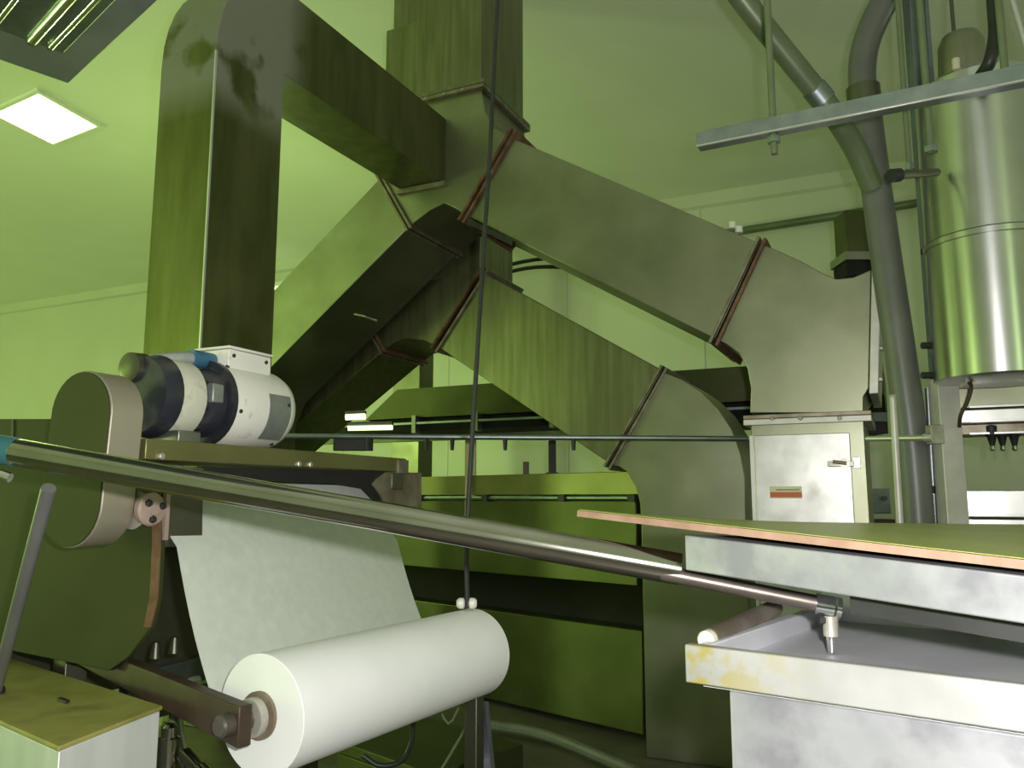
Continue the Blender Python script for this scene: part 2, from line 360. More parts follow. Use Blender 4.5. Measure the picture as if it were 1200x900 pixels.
# upper left sloping duct and its leg
t = thing('sloping_duct', 'brightly lit sloping duct running down to the left, underside in deep shade', 'duct', PY(325, 425, Y1))
aL = poly(Y1, [L1, L2]); dl = (PY(315, 345, Y1) - aL[0]).normalized(); dl2 = (PY(325, 425, Y1) - aL[1]).normalized()
dm = (dl + dl2).normalized()
g0, g1 = aL[0] + dm * .003, aL[1] + dm * .003
MB().prism([g0, g1, g1 + dm * .98, g0 + dm * .98], Y * DP).build('duct_body', 'steel', t, bevel=.004)
joint(t, (445, 207), (478, 266), Y1, DP, 'rust_metal', side=-1)
k0, k1 = g0 + dm * .982, g1 + dm * .982
t = thing('elbow_duct', 'stainless elbow and leg under the brightly lit left duct, behind the motor', 'duct', V((k0.x, Y1, FLOOR)))
xk = k1.x - .05
MB().prism([k0, k1, V((xk, Y1, k1.z - .10)), V((xk, Y1, FLOOR)), V((xk - .31, Y1, FLOOR)), V((xk - .31, Y1, k0.z - .28)), V((xk - .24, Y1, k0.z - .12))], Y * DP).build('elbow_body', 'steel_dirty', t, bevel=.004)

# second, lower pair of legs, one duct depth further back
Y2, DP2 = 2.905, .33
t = thing('vertical_duct', 'dark square duct standing behind the central Y fitting, feeding the lower legs', 'duct', V((-1.68, Y2, .9)))
c1, c2 = PY(452, 350, Y2), PY(566, 318, Y2)
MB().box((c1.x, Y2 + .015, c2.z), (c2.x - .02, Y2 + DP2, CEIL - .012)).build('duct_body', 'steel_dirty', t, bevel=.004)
t = thing('duct_fitting', 'dark rust edged Y fitting where the two lower ducts part', 'duct', V((-1.75, Y2, .7)))
l1, l2 = (419, 356), (450, 410); r1, r2 = (565, 318), (510, 405)
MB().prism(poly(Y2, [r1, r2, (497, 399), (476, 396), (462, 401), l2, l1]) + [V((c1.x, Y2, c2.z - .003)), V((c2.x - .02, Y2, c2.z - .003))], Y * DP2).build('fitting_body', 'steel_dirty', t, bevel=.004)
joint(t, r1, r2, Y2, DP2, 'rust', side=-1)
joint(t, l1, l2, Y2, DP2, 'rust', side=1)
t = thing('sloping_duct', 'lower sloping duct with dark drip streaks running down to the curved elbow', 'duct', PY(712, 543, Y2))
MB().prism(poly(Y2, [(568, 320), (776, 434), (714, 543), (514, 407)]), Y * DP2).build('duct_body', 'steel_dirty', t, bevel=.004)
joint(t, (569, 320), (514, 408), Y2, DP2, 'rust_metal', side=1)
joint(t, (775, 434), (713, 543), Y2, DP2, 'rust_metal', side=-1, name='flange')
t = thing('elbow_duct', 'curved stainless elbow with plain upright leg, left of the inspection duct', 'duct', V((PY(812, 650, Y2).x, Y2, FLOOR)))
w0, w1 = PY(752, 640, Y2).x, PY(875, 640, Y2).x
zz = PY(800, 615, Y2).z
MB().prism(poly(Y2, [(778, 436), (800, 445), (822, 459), (842, 479), (858, 504), (868, 532), (873, 560)]) + [V((w1, Y2, zz)), V((w1, Y2, FLOOR)), V((w0, Y2, FLOOR)), V((w0, Y2, zz))]
           + poly(Y2, [(750, 590), (745, 570), (736, 554), (726, 547), (716, 545)]), Y * DP2).build('elbow_body', 'steel', t, bevel=.004)
joint(t, (778, 436), (716, 545), Y2, DP2, 'rust_metal', side=1)
t = thing('sloping_duct', 'dim lower left sloping duct half hidden below the brightly lit duct', 'duct', PY(345, 500, Y2))
q1, q2 = PY(*l1, Y2), PY(*l2, Y2); dq = (PY(345, 500, Y2) - q2).normalized()
q1 += dq * .003; q2 += dq * .003
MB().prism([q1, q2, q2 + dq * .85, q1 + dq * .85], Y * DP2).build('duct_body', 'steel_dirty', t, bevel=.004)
joint(t, (417, 357), (448, 411), Y2, DP2, 'rust_metal', side=-1)
x0, z0 = q2.x + dq.x * .852, q2.z + dq.z * .852
t = thing('support_column', 'dark green square column seen under the lower left duct', 'column', V((-2.7, 5.2, FLOOR)))
a, b = PY(461, 430, 5.2), PY(492, 430, 5.2)
MB().box((a.x, 5.2, FLOOR), (b.x, 5.4, CEIL)).build('column_shaft', 'steel_dark', t, bevel=.004)
MB().box((a.x - .02, 5.18, FLOOR), (b.x + .02, 5.42, FLOOR + .02)).build('base_plate', 'steel_dark', t)

# small elbow duct on the left: vertical run, arc, sloping run into the fitting
XL, YL0, YL1 = -1.471, 1.378, 1.622
t = thing('elbow_duct', 'tall dark olive stainless duct at left with rounded top, bent down into the centre fitting', 'duct', V((XL - .1, YL0, .1)))
def PXl(*p): return [PX(a, b, XL) for a, b in p]
top = PXl((345, 0), (515, 130)); bot = PXl((335, 88), (520, 213))
arc = [V((XL, YL0, .10)), V((XL, YL0, 1.10))]
for k in range(1, 9):
    a = math.radians(90 * k / 8); arc.append(V((XL, YL0 + .19 * (1 - math.cos(a)), 1.10 + .30 * math.sin(a))))
arc += [V((XL, top[0].y + .01, 1.41)), V((XL, Y1 - .002, top[1].z - .01)), V((XL, Y1 - .002, bot[1].z)), V((XL, YL1, bot[0].z)), V((XL, YL1, .10))]
MB().prism(arc, X * -.19).build('duct_body', 'steel_olive', t, bevel=.004)
MB().box((XL - .2, Y1 - .022, bot[1].z - .02), (XL + .01, Y1 - .001, bot[1].z - .001)).build('collar', 'rust_metal', t, bevel=.002)
MB().box((XL - .0015, YL0 - .0025, .1), (XL + .0025, YL0 + .003, 1.1)).build('seam_strip', 'bright', t)
MB().box((XL - .21, YL0 - .02, .10), (XL + .02, YL1 + .02, .115)).build('flange', 'steel_dirty', t, bevel=.002)

# hanging bars on the fittings
tag(MB().obox(PY(548, 262, Y1 - .02), (PY(600, 288, Y1 - .02) - PY(548, 262, Y1 - .02)), Y * .03, Z * .022).build('angle_bar', 'black', None, bevel=.002),
    'short dark angle bar under the upper sloping duct, near the black cable', 'bar')
tag(MB().tube([PY(415, 368, Y1 - .03), PY(428, 371, Y1 - .02), PY(442, 376, Y1 + .0)], .004, 8).build('wire_tie', 'chrome', None),
    'small bright wire sticking out under the dark sloping duct', 'wire')

# ------------------------------------------------------------------ tie rod across
t = thing('tie_rod', 'long thin horizontal steel rod crossing in front of the curved elbow duct', 'rod', PD(350, 511, 2.72))
MB().cyl(PD(330, 511, 2.72), PD(876, 514, 2.72), .009).build('rod_shaft', 'galv', t)
for px in (432, 500, 530, 592, 672):
    p = PD(px, 512, 2.72)
    MB().cyl(p, p - Z * .045, .009, .006, 10).build('clip', 'black', t)
MB().obox(PD(390, 528, 2.72), RT * .13, FW * .03, Z * .04).build('clamp', 'black', t, bevel=.003)
t = thing('tie_rod', 'short pale rod joining the inspection duct to the pale square post', 'rod', PD(1013, 514, 2.1))
MB().cyl(PD(1016, 514, 2.28), PD(1092, 513, 2.1), .008).build('rod_shaft', 'bright', t)
MB().cyl(PD(1083, 513, 2.12), PD(1094, 513, 2.1), .012).build('end_nut', 'bright', t)

# ------------------------------------------------------------------ process line behind
cf = (PD(745, 738, 3.2) - PD(480, 703, 4.12)); cf.z = 0; cf = cf.normalized(); cn = V((-cf.y, cf.x, 0))
if cn.dot(FW) < 0: cn = -cn
o = PD(480, 703, 4.12); o = V((o.x, o.y, 0)) - cf * .9
t = thing('oven_line', 'long low green machine housing with a black slot, behind the white paper roll', 'machine', V((o.x, o.y, FLOOR)))
L = 2.27
p, q = PD(545, 514, 3.82), PD(558, 514, 3.82)
u0, u1 = PD(613, 541, 3.60), PD(620, 541, 3.60)
MB().obox(V((u0.x, u0.y, -.06)), RT * (u1 - u0).dot(RT), FW * .03, Z * (u0.z + .06)).build('upright', 'brown', t, bevel=.002)
MB().obox(V((p.x, p.y, -.12)), RT * (q - p).dot(RT), FW * .03, Z * (p.z + .12)).build('support_post', 'olive', t, bevel=.002)
MB().obox(o + Z * (FLOOR + .02), cf * L, cn * .8, Z * (-.499 - FLOOR - .02)).build('lower_panel', 'green_panel', t, bevel=.006)
MB().obox(o + cn * .10 + Z * -.499, cf * L, cn * .6, Z * .165).build('slot', 'void', t)
MB().obox(o - cn * .02 + Z * -.334, cf * L, cn * .85, Z * .324).build('upper_panel', 'green_panel', t, bevel=.006)
MB().obox(o + cn * .0 + Z * .012, cf * L, cn * .7, Z * .092).build('side_rail', 'olive', t, bevel=.004)
MB().obox(o + cn * .05 + Z * -.01, cf * L, cn * .6, Z * .022).build('gap', 'void', t)
MB().cyl(o - cn * .03 + Z * .0, o - cn * .03 + cf * L, .009).build('edge_pipe', 'galv', t)
for s_ in (1.0, 1.45, 1.9, 2.25):
    MB().obox(o + cf * s_ - cn * .05 + Z * -.015, cf * .035, cn * .04, Z * .03).build('clamp', 'black', t, bevel=.002)

# hood along the back
yh = 3.95
a, b = PY(428, 470, yh), PY(900, 470, yh)
zt, zb = PY(560, 450, yh).z, PY(560, 486, yh).z
t = thing('exhaust_hood', 'long shallow green hood over the line, seen under the sloping ducts', 'hood', V((a.x, yh, zb)))
MB().prism([V((a.x, yh, zb)), V((a.x + .22, yh, zt)), V((b.x + .5, yh, zt)), V((b.x + .5, yh, zb))], Y * .9).build('hood_shell', 'green_panel', t, bevel=.006)
MB().box((a.x - .3, yh + .03, zb - .075), (b.x + .5, yh + .6, zb - .003)).build('recess_shade', 'void', t)
MB().box((a.x - .3, yh - .03, zb - .04), (b.x + .1, yh - .005, zb - .028)).build('lower_rail', 'galv', t)
for x in (.35, .75, 1.2, 1.7): MB().box((a.x + x, yh - .035, zb - .09), (a.x + x + .025, yh + .02, zb + .01)).build('hanger', 'steel_old', t)
MB().box((a.x - .3, yh - .06, zb - .14), (b.x + .1, yh - .03, zb - .11)).build('cable_tray', 'steel_dark', t)
for (x0, x1, y0, y1, d, m, lb, g) in ((643, 652, 516, 575, 3.75, 'black', 'thin black post under the green hood', 0),):
    p, q = PD(x0, y0, d), PD(x1, y1, d)
    zb_ = FLOOR if m == 'olive' else .104
    t = thing('post', lb, 'post', V((p.x, p.y, zb_)))
    MB().obox(V((p.x, p.y, zb_)), RT * (q - p).dot(RT), FW * .05, Z * (p.z - zb_)).build('post_shaft', m, t, bevel=.002)
    MB().obox(V((p.x, p.y, zb_)) - RT * .012 - FW * .012, RT * ((q - p).dot(RT) + .024), FW * .074, Z * .012).build('foot_plate', m, t)
for (px0, px1, py, h, lb) in ((405, 428, 489, 5, 'small bright lamp under the green hood, upper of two'), (408, 460, 502, 4, 'slim yellow green lamp strip under the hood, lower of two')):
    p, q = PD(px0, py, 3.45), PD(px1, py - 1, 3.45)
    t = thing('tube_lamp', lb, 'lamp', p)
    MB().cyl(p, q, h * 3.45 / 950 * .7, seg=12).build('tube', 'tube_glow', t)
    MB().obox(p + Z * .012 - FW * .02, q - p, FW * .05, Z * .012).build('housing', 'steel_dark', t)
p, q = PY(308, 346, 6.45), PY(345, 336, 6.45)
t = thing('tube_lamp', 'small lamp on the far wall between the olive duct and the lit sloping duct', 'lamp', p)
MB().cyl(p, q, .05, seg=12).build('tube', 'tube_glow', t)
MB().obox(p + Z * .06, q - p, Y * .09, Z * .05).build('housing', 'wall', t)
for pts, lb in (([(566, 322), (590, 312), (640, 303), (700, 306)], 'upper of two black cables against the wall, between the sloping ducts'),
                ([(580, 327), (600, 318), (630, 313), (668, 314), (710, 322)], 'lower of two black cables against the wall, between the sloping ducts')):
    tag(MB().tube([PY(a, b, 3.6) for a, b in pts], .010, 10).build('power_cable', 'cable', None), lb, 'cable')
tag(MB().tube([PY(840, 275, 6.45), PY(1075, 238, 6.45)], .032, 12).build('wall_pipe', 'greenpipe', None), 'thin green pipe running along the back wall above the elbow duct', 'pipe')

# ------------------------------------------------------------------ paper machine
# chain guard
yg0, yg1 = .862, .922
t = thing('chain_guard', 'tall rounded chain guard standing left of the cream motor', 'guard', PY(95, 640, yg0))
cg, hw = PY(92, 540, yg0), .070
za, zb = PY(104, 434, yg0).z - hw, PY(92, 643, yg0).z + hw
xc = PY(91, 540, yg0).x
gp = []
for k in range(17): a = math.pi * k / 16; gp.append(V((xc + hw * math.cos(a), yg0, za + hw * math.sin(a))))
for k in range(17): a = math.pi + math.pi * k / 16; gp.append(V((xc - .008 + hw * math.cos(a), yg0, zb + hw * math.sin(a))))
MB().prism(gp, Y * (yg1 - yg0)).build('guard_shell', 'tan', t, bevel=.003)
gi = [V((xc - .003 + (p.x - xc + .003) * .97, yg0 - .003, (za + zb) / 2 + (p.z - (za + zb) / 2) * .985)) for p in gp]
MB().prism(gi, Y * .003).build('face_plate', 'plate_green', t, bevel=.001)

# mounting beam
XB = -1.10
zb0, zb1 = .062, .096
t = thing('mounting_beam', 'flat olive steel beam carrying the cream motor', 'beam', V((XB - .08, .93, zb0)))
MB().box((XB - .16, .93, zb0), (XB, 1.70, zb1)).build('beam_channel', 'olive', t, bevel=.003)
MB().box((XB - .005, 1.66, zb0 - .003), (XB + .004, 1.705, zb1 - .004)).build('end_plate', 'rust_metal', t, bevel=.001)
for a in (.96, 1.30, 1.335): bolt(t, V((XB, a, zb0 + .006)), X, .006, .006)

# gear motor
XM = -1.18
pm = PX(262, 476, XM); zm = pm.z
t = thing('gear_motor', 'cream electric gear motor with dark blue coupling on the olive beam', 'motor', V((XM, 1.0, zb1)))
ya, yb, yc, yd, ye = PX(160, 470, XM).y, PX(180, 470, XM).y, PX(212, 470, XM).y, PX(241, 476, XM).y, PX(314, 480, XM).y
R_ = .079
MB().lathe(V((XM, ya, zm)), Y, [(0, .040), (.004, .066), (.03, .074), (yb - ya, .074)], 32).build('gearbox', 'blue_dark', t)
MB().lathe(V((XM - .015, ya - .012, zm + .048)), Y, [(0, .016), (.004, .026), (.03, .028), (.045, .024)], 20).build('filler_cap', 'steel_dark', t)
MB().lathe(V((XM, yb, zm)), Y, [(0, .068), (.006, .071), (yc - yb - .006, .071), (yc - yb, .066)], 32).build('gear_housing', 'cream_dirty', t)
MB().box((XM - .05, yb + .005, zb1), (XM + .06, yc - .005, zm - .06)).build('foot', 'steel_old', t, bevel=.003)
for dx, dz in ((.055, .03), (.06, -.015), (.045, -.05)): bolt(t, V((XM + dx, yc - .006, zm + dz)), Y, .006, .012, 'black')
ad = MB().lathe(V((XM, yc, zm)), Y, [(0, .050), (.01, .055), (yd - yc - .012, .066), (yd - yc - .012, R_ + .003), (yd - yc, R_ + .003)], 36).build('coupling', 'blue_dark', t)
MB().box((XM + .030, yc + .012, zm - .005), (XM + .066, yd - .02, zm + .03)).build('coupling_window', 'plate_grey', ad, bevel=.004)
MB().lathe(V((XM, yd, zm)), Y, [(0, R_), (.004, R_ + .001), (ye - yd - .02, R_ + .001), (ye - yd, R_ - .006), (ye - yd + .02, R_ - .03), (ye - yd + .022, .02)], 40).build('motor_housing', 'cream', t)
tb0, tb1 = PX(263, 430, XM + .03), PX(314, 432, XM + .03)
zt0, zt1 = zm + R_ - .016, PX(272, 407, XM + .03).z
tb = MB().box((XM - .045, tb0.y, zt0), (XM + .040, tb0.y + .115, zt1 - .006)).build('terminal_box', 'cream', t, bevel=.003)
MB().box((XM - .048, tb0.y - .003, zt1 - .005), (XM + .043, tb0.y + .118, zt1)).build('box_lid', 'cream', tb, bevel=.002)
for a in (.012, .1): bolt(tb, V((XM + .040, tb0.y + a, zt1 - .018)), X, .004, .003, 'black')
npl = MB(); pts0, pts1 = [], []
y0, y1 = yd + .085, yd + .145
rows = []
for k in range(9):
    a = math.radians(18 - 68 * k / 8); rr = R_ + .0016
    rows.append([V((XM + rr * math.cos(a), y0, zm + rr * math.sin(a))), V((XM + rr * math.cos(a), y1, zm + rr * math.sin(a)))])
npl.sheet(rows, .0012); npl.build('nameplate', 'plate_grey', t)
for (dy, an) in ((.01, -12), (.01, 60), (ye - yd - .03, 5), (ye - yd - .03, -60)):
    a = math.radians(an); n_ = V((math.cos(a), 0, math.sin(a))); bolt(t, V((XM, yd + dy, zm)) + n_ * R_, n_, .004, .004, 'black')
t2 = MB().tube([V((XM, tb0.y - .004, zt0 + .02)), V((XM, tb0.y - .05, zt0 + .018)), V((XM - .01, tb0.y - .12, zt0 + .005)), V((XM - .02, tb0.y - .15, zt0 - .01)), V((XM - .04, tb0.y - .18, zt0 - .06))], .012, 12).build('conduit', 'hose_grey', t)
MB().cyl(V((XM, tb0.y - .055, zt0 + .018)), V((XM, tb0.y - .003, zt0 + .02)), .017, .015).build('conduit_fitting', 'blue', t2)

# machine frame
t = thing('machine_frame', 'stained dark green side frame of the paper unwinder with rusty edge', 'frame', V((-1.3, .98, FLOOR)))
yf = .965
MB().prism(poly(yf, [(-90, 491), (62, 491), (72, 560), (186, 572), (187, 640), (184, 700), (176, 735), (150, 770), (128, 786), (20, 764), (-90, 742)]), Y * .012).build('side_plate', 'plate_green', t, bevel=.002)
MB().prism(poly(yf - .004, [(178, 575), (187, 575), (187, 640), (184, 700), (176, 735), (168, 735), (175, 700), (178, 640)]), Y * .003).build('rusty_edge', 'rust', t)
MB().prism(poly(yf - .002, [(13, 491), (16, 491), (15, 530), (12, 530)]), Y * .002).build('panel_seam', 'black', t)
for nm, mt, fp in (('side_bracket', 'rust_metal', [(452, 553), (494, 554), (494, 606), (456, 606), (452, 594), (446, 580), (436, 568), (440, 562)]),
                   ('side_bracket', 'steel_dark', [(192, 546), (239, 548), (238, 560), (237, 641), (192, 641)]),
                   ('shade_strip', 'void', [(239.5, 547), (451.5, 552.5), (439.5, 561.5), (435, 567), (444, 579), (450, 593), (454, 606), (447, 606), (440, 586), (427, 572), (398, 567), (239.5, 561)])):  # black strip put in for the dark open gap under the beam
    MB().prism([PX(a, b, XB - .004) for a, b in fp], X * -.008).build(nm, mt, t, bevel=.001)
MB().box((-1.62, .985, FLOOR), (-1.56, 1.05, .06)).build('leg', 'steel_dark', t, bevel=.003)
MB().box((-1.40, 1.64, FLOOR), (-1.34, 1.70, .06)).build('leg', 'steel_dark', t, bevel=.003)
MB().box((-1.62, 1.64, .02), (-1.10, 1.69, .06)).build('cross_bar', 'steel_dark', t, bevel=.003)
MB().box((-1.62, .985, .02), (-1.12, 1.03, .058)).build('cross_bar', 'steel_dark', t, bevel=.003)
MB().box((-1.68, 1.35, .061), (-1.43, 1.65, .099)).build('top_plate', 'steel_dark', t)
MB().box((-1.61, .98, -.50), (-1.57, 1.70, -.45)).build('cross_bar', 'steel_dark', t, bevel=.003)
# dark backing panel
MB().box((-1.62, 1.00, -.42), (-1.60, 1.70, .02)).build('back_panel', 'steel_dark', t)
# guide roller the paper comes over
MB().cyl(V((-1.19, 1.03, .012)), V((-1.19, 1.64, .012)), .022).build('guide_roller', 'galv', t)

# bearing hub
hc = PX(180, 597, XB + .012)
t = thing('shaft_hub', 'pinkish bolted bearing hub below the chain guard', 'bearing', hc - Z * .03)
MB().lathe(hc - X * .014, X, [(0, .026), (.010, .027), (.014, .024), (.016, .010), (.018, .009)], 22).build('hub_flange', 'pink', t)
for a in (20, 140, 260):
    a = math.radians(a); bolt(t, hc + V((.0, .016 * math.cos(a), .016 * math.sin(a))), X, .006, .007, 'black')
MB().lathe(V((hc.x - .03, .927, hc.z)), Y, [(0, .032), (.012, .028), (.03, .022), (max(.034, hc.y - .935), .022)], 20).build('shaft_sleeve', 'hub', t)
bk = MB().box((hc.x - .012, hc.y + .028, hc.z - .05), (hc.x - .004, hc.y + .036, hc.z + .06)).build('shim_plate', 'pink', t)

# paper roll + web
p1, p2 = PD(305, 838, 1.24), PD(556, 763, 1.736)
ax = (p2 - p1); ax.z = 0; RL = .0865; ln = ax.length; ax.normalize(); p2 = p1 + ax * ln
t = thing('paper_roll', 'large roll of white paper on a spindle, lower left foreground', 'paper', p1 - Z * RL)
MB().lathe(p1, ax, [(0, .034), (0, RL - .001), (.001, RL), (ln - .004, RL), (ln, RL - .003), (ln, .034)], 64).build('roll_body', 'paper', t)
MB().lathe(p1 - ax * .006, ax, [(0, .026), (0, .034), (ln + .010, .034), (ln + .010, .026)], 32).build('core_tube', 'core', t)
# web
side = V((-ax.y, ax.x, 0))
if side.x > 0: side = -side
fa, fb = PX(207, 641, XB + .012), PX(465, 633, XB + .012)
rows = []
wo = (side * .80 - Z * .60) * (RL + .003)
ta, tb_ = p1 + ax * .004 + wo, p2 - ax * .004 + wo
ua, ub = V((-1.165, fa.y + .03, .028)), V((-1.165, fb.y - .02, .028))
ka, kb = V((-1.195, ua.y, .0365)), V((-1.195, ub.y, .0365))
va, vb = V((-1.26, ua.y, .03)), V((-1.26, ub.y, .03)); xa, xb_ = V((-1.56, ua.y, -.05)), V((-1.56, ub.y, -.05))
N = 14
for A, B in ((xa, xb_), (va, vb), (ka, kb), (ua, ub), (fa + Z * .02 - X * .02, fb + Z * .02 - X * .02), (fa, fb)):
    rows.append([A.lerp(B, j / N) for j in range(N + 1)])
for i in range(1, 9):
    k = i / 8; A, B = fa.lerp(ta, k), fb.lerp(tb_, k); bow = side * .012 * math.sin(math.pi * k)
    rows.append([A.lerp(B, j / N) + bow for j in range(N + 1)])
tag(MB().sheet(rows, .0012).build('paper_web', 'thin_paper_darkened', None), 'sheet of white paper hanging from the machine down behind the roll', 'paper')

# spindle arm
e1 = V((-.97, .22, 0)).normalized(); e2 = V((.22, .97, 0)).normalized()
ac = p1 - ax * .055; ac2 = ac + e1 * .58 + Z * .05
t = thing('spindle_arm', 'dark brown steel arm holding the end of the paper roll', 'arm', V((ac2.x, ac2.y, ac2.z - .03)))
MB().prism([ac - Z * .030 + e1 * -.02, ac + Z * .026 + e1 * -.02, ac2 + Z * .016, ac2 - Z * .016], e2 * .022).build('arm_bar', 'brown', t, bevel=.003)
MB().lathe(p1 - ax * .076, ax, [(0, .012), (.003, .0155), (.025, .0165), (.1, .0165)], 24).build('spindle', 'dull_rod', t)
MB().lathe(p1 - ax * .026, ax, [(0, .018), (.003, .027), (.016, .028), (.018, .025)], 28).build('chuck', 'hub', t)
MB().obox(ac2 + e1 * -.06 - Z * (ac2.z - FLOOR) , e1 * .05, e2 * .04, Z * (ac2.z - FLOOR - .012)).build('stand', 'steel_dark', t, bevel=.003)
# far-end stand
t = thing('roll_stand', 'dark upright stand under the far end of the paper roll', 'stand', V((p2.x, p2.y, FLOOR)))
MB().obox(V((p2.x - .01, p2.y + .03, FLOOR)), ax * .03, side * .03, Z * (p2.z - FLOOR - .05)).build('upright', 'steel_dark', t, bevel=.003)
MB().cyl(p2 - ax * .05, p2 + ax * .07, .018).build('spindle', 'hub', t)
MB().obox(V((p2.x - .04, p2.y + .0, FLOOR)), ax * .1, side * .10, Z * .012).build('base_plate', 'steel_dark', t)
MB().obox(V((p2.x, p2.y, 0)) + ax * .028 + side * .01 + Z * (p2.z - .06), ax * .02, side * -.02, Z * .085).build('bearing_block', 'steel_dark', t, bevel=.003)

# clutter under the roll
def hose(name, pts, r, m, label, cat): return tag(MB().tube(pts, r, 10).build(name, m, None), label, cat)
hose('coiled_hose', [PD(a, b, d) for a, b, d in ((236, 795, 1.48), (222, 798, 1.46), (208, 812, 1.45), (202, 835, 1.45), (206, 870, 1.46), (215, 910, 1.47))], .006, 'greenpipe', 'shiny green hose loop beside the paper sheet, left of the roll', 'hose')
hose('coiled_hose', [PD(a, b, d) for a, b, d in ((238, 806, 1.55), (226, 808, 1.53), (214, 822, 1.52), (211, 850, 1.52), (222, 905, 1.52))], .006, 'chrome', 'second thinner bright hose loop just inside the green one', 'hose')
t = thing('valve_body', 'shiny green brass valve stub below the spindle arm', 'valve', PD(200, 900, 1.3))
MB().lathe(PD(196, 905, 1.3), Z, [(0, .016), (.05, .016), (.052, .012), (.066, .012), (.07, .007)], 18).build('valve_stub', 'pipe', t)
MB().lathe(PD(216, 885, 1.3), V((1, -.2, -.4)), [(0, .012), (.04, .012), (.045, .016), (.07, .016)], 18).build('valve_outlet', 'pipe', t)
t = thing('drive_rail', 'grey machined rail behind the arm, between side frame and paper', 'rail', PD(140, 800, 1.5))
MB().obox(PD(140, 790, 1.52), PD(236, 766, 1.85) - PD(140, 790, 1.52), -side * .03, -Z * .05).build('rail_bar', 'galv', t, bevel=.003)
for px, py in ((150, 772), (182, 756), (204, 750)):
    p = PD(px, py + 15, 1.66); MB().cyl(p, p + Z * .03, .012, .008, 12).build('adjuster', 'steel_dark', t)
hose('thin_wire', [PD(a, b, 1.9) for a, b in ((505, 800), (525, 848), (545, 815), (548, 845), (530, 880), (515, 905))], .003, 'greenpipe', 'thin yellowish wire dangling below the far end of the roll', 'wire')
hose('loose_cable', [PD(a, b, 2.0) for a, b in ((425, 885), (445, 897), (470, 892), (482, 870), (484, 845))], .006, 'cable', 'black cable loop drooping under the white roll', 'cable')
rg = []
for i in range(9):
    k = i / 8; rg.append([PD(546 + 34 * j / 6 + (1 - k) * (3 - j) * 3.0, 822 + 90 * k, 2.3 + .03 * math.sin(j * 2.1 + k * 2)) for j in range(7)])
tag(MB().sheet(rg, .003).build('rag', 'cloth', None), 'crumpled blue grey rag hanging below the far end of the roll', 'rag')
hose('floor_pipe', [PZ(575, 850, FLOOR + .03), PZ(640, 862, FLOOR + .03), PZ(745, 905, FLOOR + .03)], .02, 'pvc', 'grey pipe lying along the floor in front of the green housing', 'pipe')
t = thing('cabinet', 'low dark green cabinet in shadow underneath the paper roll', 'cabinet', PZ(470, 960, FLOOR))
oo = PD(395, 868, 2.5)
MB().obox(V((oo.x, oo.y, FLOOR)), cf * .42, cn * .35, Z * (oo.z - FLOOR)).build('cabinet_body', 'green_panel', t, bevel=.004)
MB().obox(V((oo.x, oo.y, FLOOR + .03)) - cn * .008 + cf * .02, cf * .36, cn * .007, Z * (oo.z - FLOOR - .06)).build('door', 'green_panel', t, bevel=.003)

# hanging cable with knobs
k0 = PD(548, 712, 1.70); k1 = PD(565, 320, 1.74); k2 = PD(583, 0, 1.80)
kt = k2 + (k2 - k1) * ((CEIL - k2.z) / (k2.z - k1.z))
t = thing('hanging_cable', 'black cable dropping from the ceiling through the middle to the roll end', 'cable', k0)
MB().tube([k0, PD(547, 640, 1.70), PD(553, 520, 1.71), k1, PD(575, 160, 1.77), k2, kt], .0052, 10).build('cable_line', 'cable', t)
for s_ in (-1, 1): MB().lathe(PD(547 + s_ * 2, 707, 1.70), RT * s_, [(0, .006), (.003, .011), (.012, .011), (.017, .007)], 16).build('cable_clamp', 'white_pl', t)

# grimy box
bc = V((-.944, .70, 0))
t = thing('grimy_box', 'low box with pale sides and greasy yellow green lid, bottom left corner', 'box', V((bc.x, bc.y, FLOOR)))
f1, f2 = V((-.965, .23, 0)).normalized(), V((-.23, .965, 0)).normalized()
MB().obox(bc + Z * FLOOR, f1 * .56, f2 * .195, Z * (-.305 - FLOOR)).build('box_body', 'boxside', t, bevel=.003)
MB().obox(bc + Z * -.3045 - f1 * .003 - f2 * .003, f1 * .566, f2 * .201, Z * .006).build('lid', 'boxtop', t, bevel=.002)
lp = PZ(77, 825, -.298)
MB().obox(lp, f1 * .03, f2 * .008, Z * .004).build('lid_slot', 'black', t)

# leaning rod
ra = PZ(-6, 812, -.297); rb = PD(57, 572, 1.06)
t = thing('support_strut', 'slim grey rod leaning from the greasy box up to the long pipe', 'rod', ra)
MB().cyl(ra, rb, .009).build('strut_tube', 'pvc', t)
MB().lathe(ra, Z, [(0, .014), (.006, .014), (.012, .009)], 16).build('strut_foot', 'black', t)

# long polished pipe
t = thing('long_pipe', 'long polished steel pipe slanting across the whole foreground', 'pipe', PD(400, 600, .98))
pa, pb, pe = PD(-60, 516, 1.02), PD(797, 667, .90), PD(972, 710, .86)
pz = PD(797, 677, .89)
MB().cyl(pa, pb, .0172, seg=36).build('outer_pipe', 'pipe', t)
MB().cyl(pb + (pz - pb) * .8 - (pe - pz).normalized() * .02, pe, .0085, seg=24).build('inner_rod', 'dull_rod', t)
dpp = (pb - pa).normalized(); tp = pa + dpp * ((PD(4, 528, 1.0) - pa).dot(dpp))
MB().cyl(tp - dpp * .03, tp + dpp * .011, .0180, seg=28).build('tape_band', 'teal', t)
MB().tube([PD(-20, 555, 1.0), PD(0, 556, 1.0), PD(12, 560, 1.0)], .006, 10).build('pipe_hook', 'chrome', t)

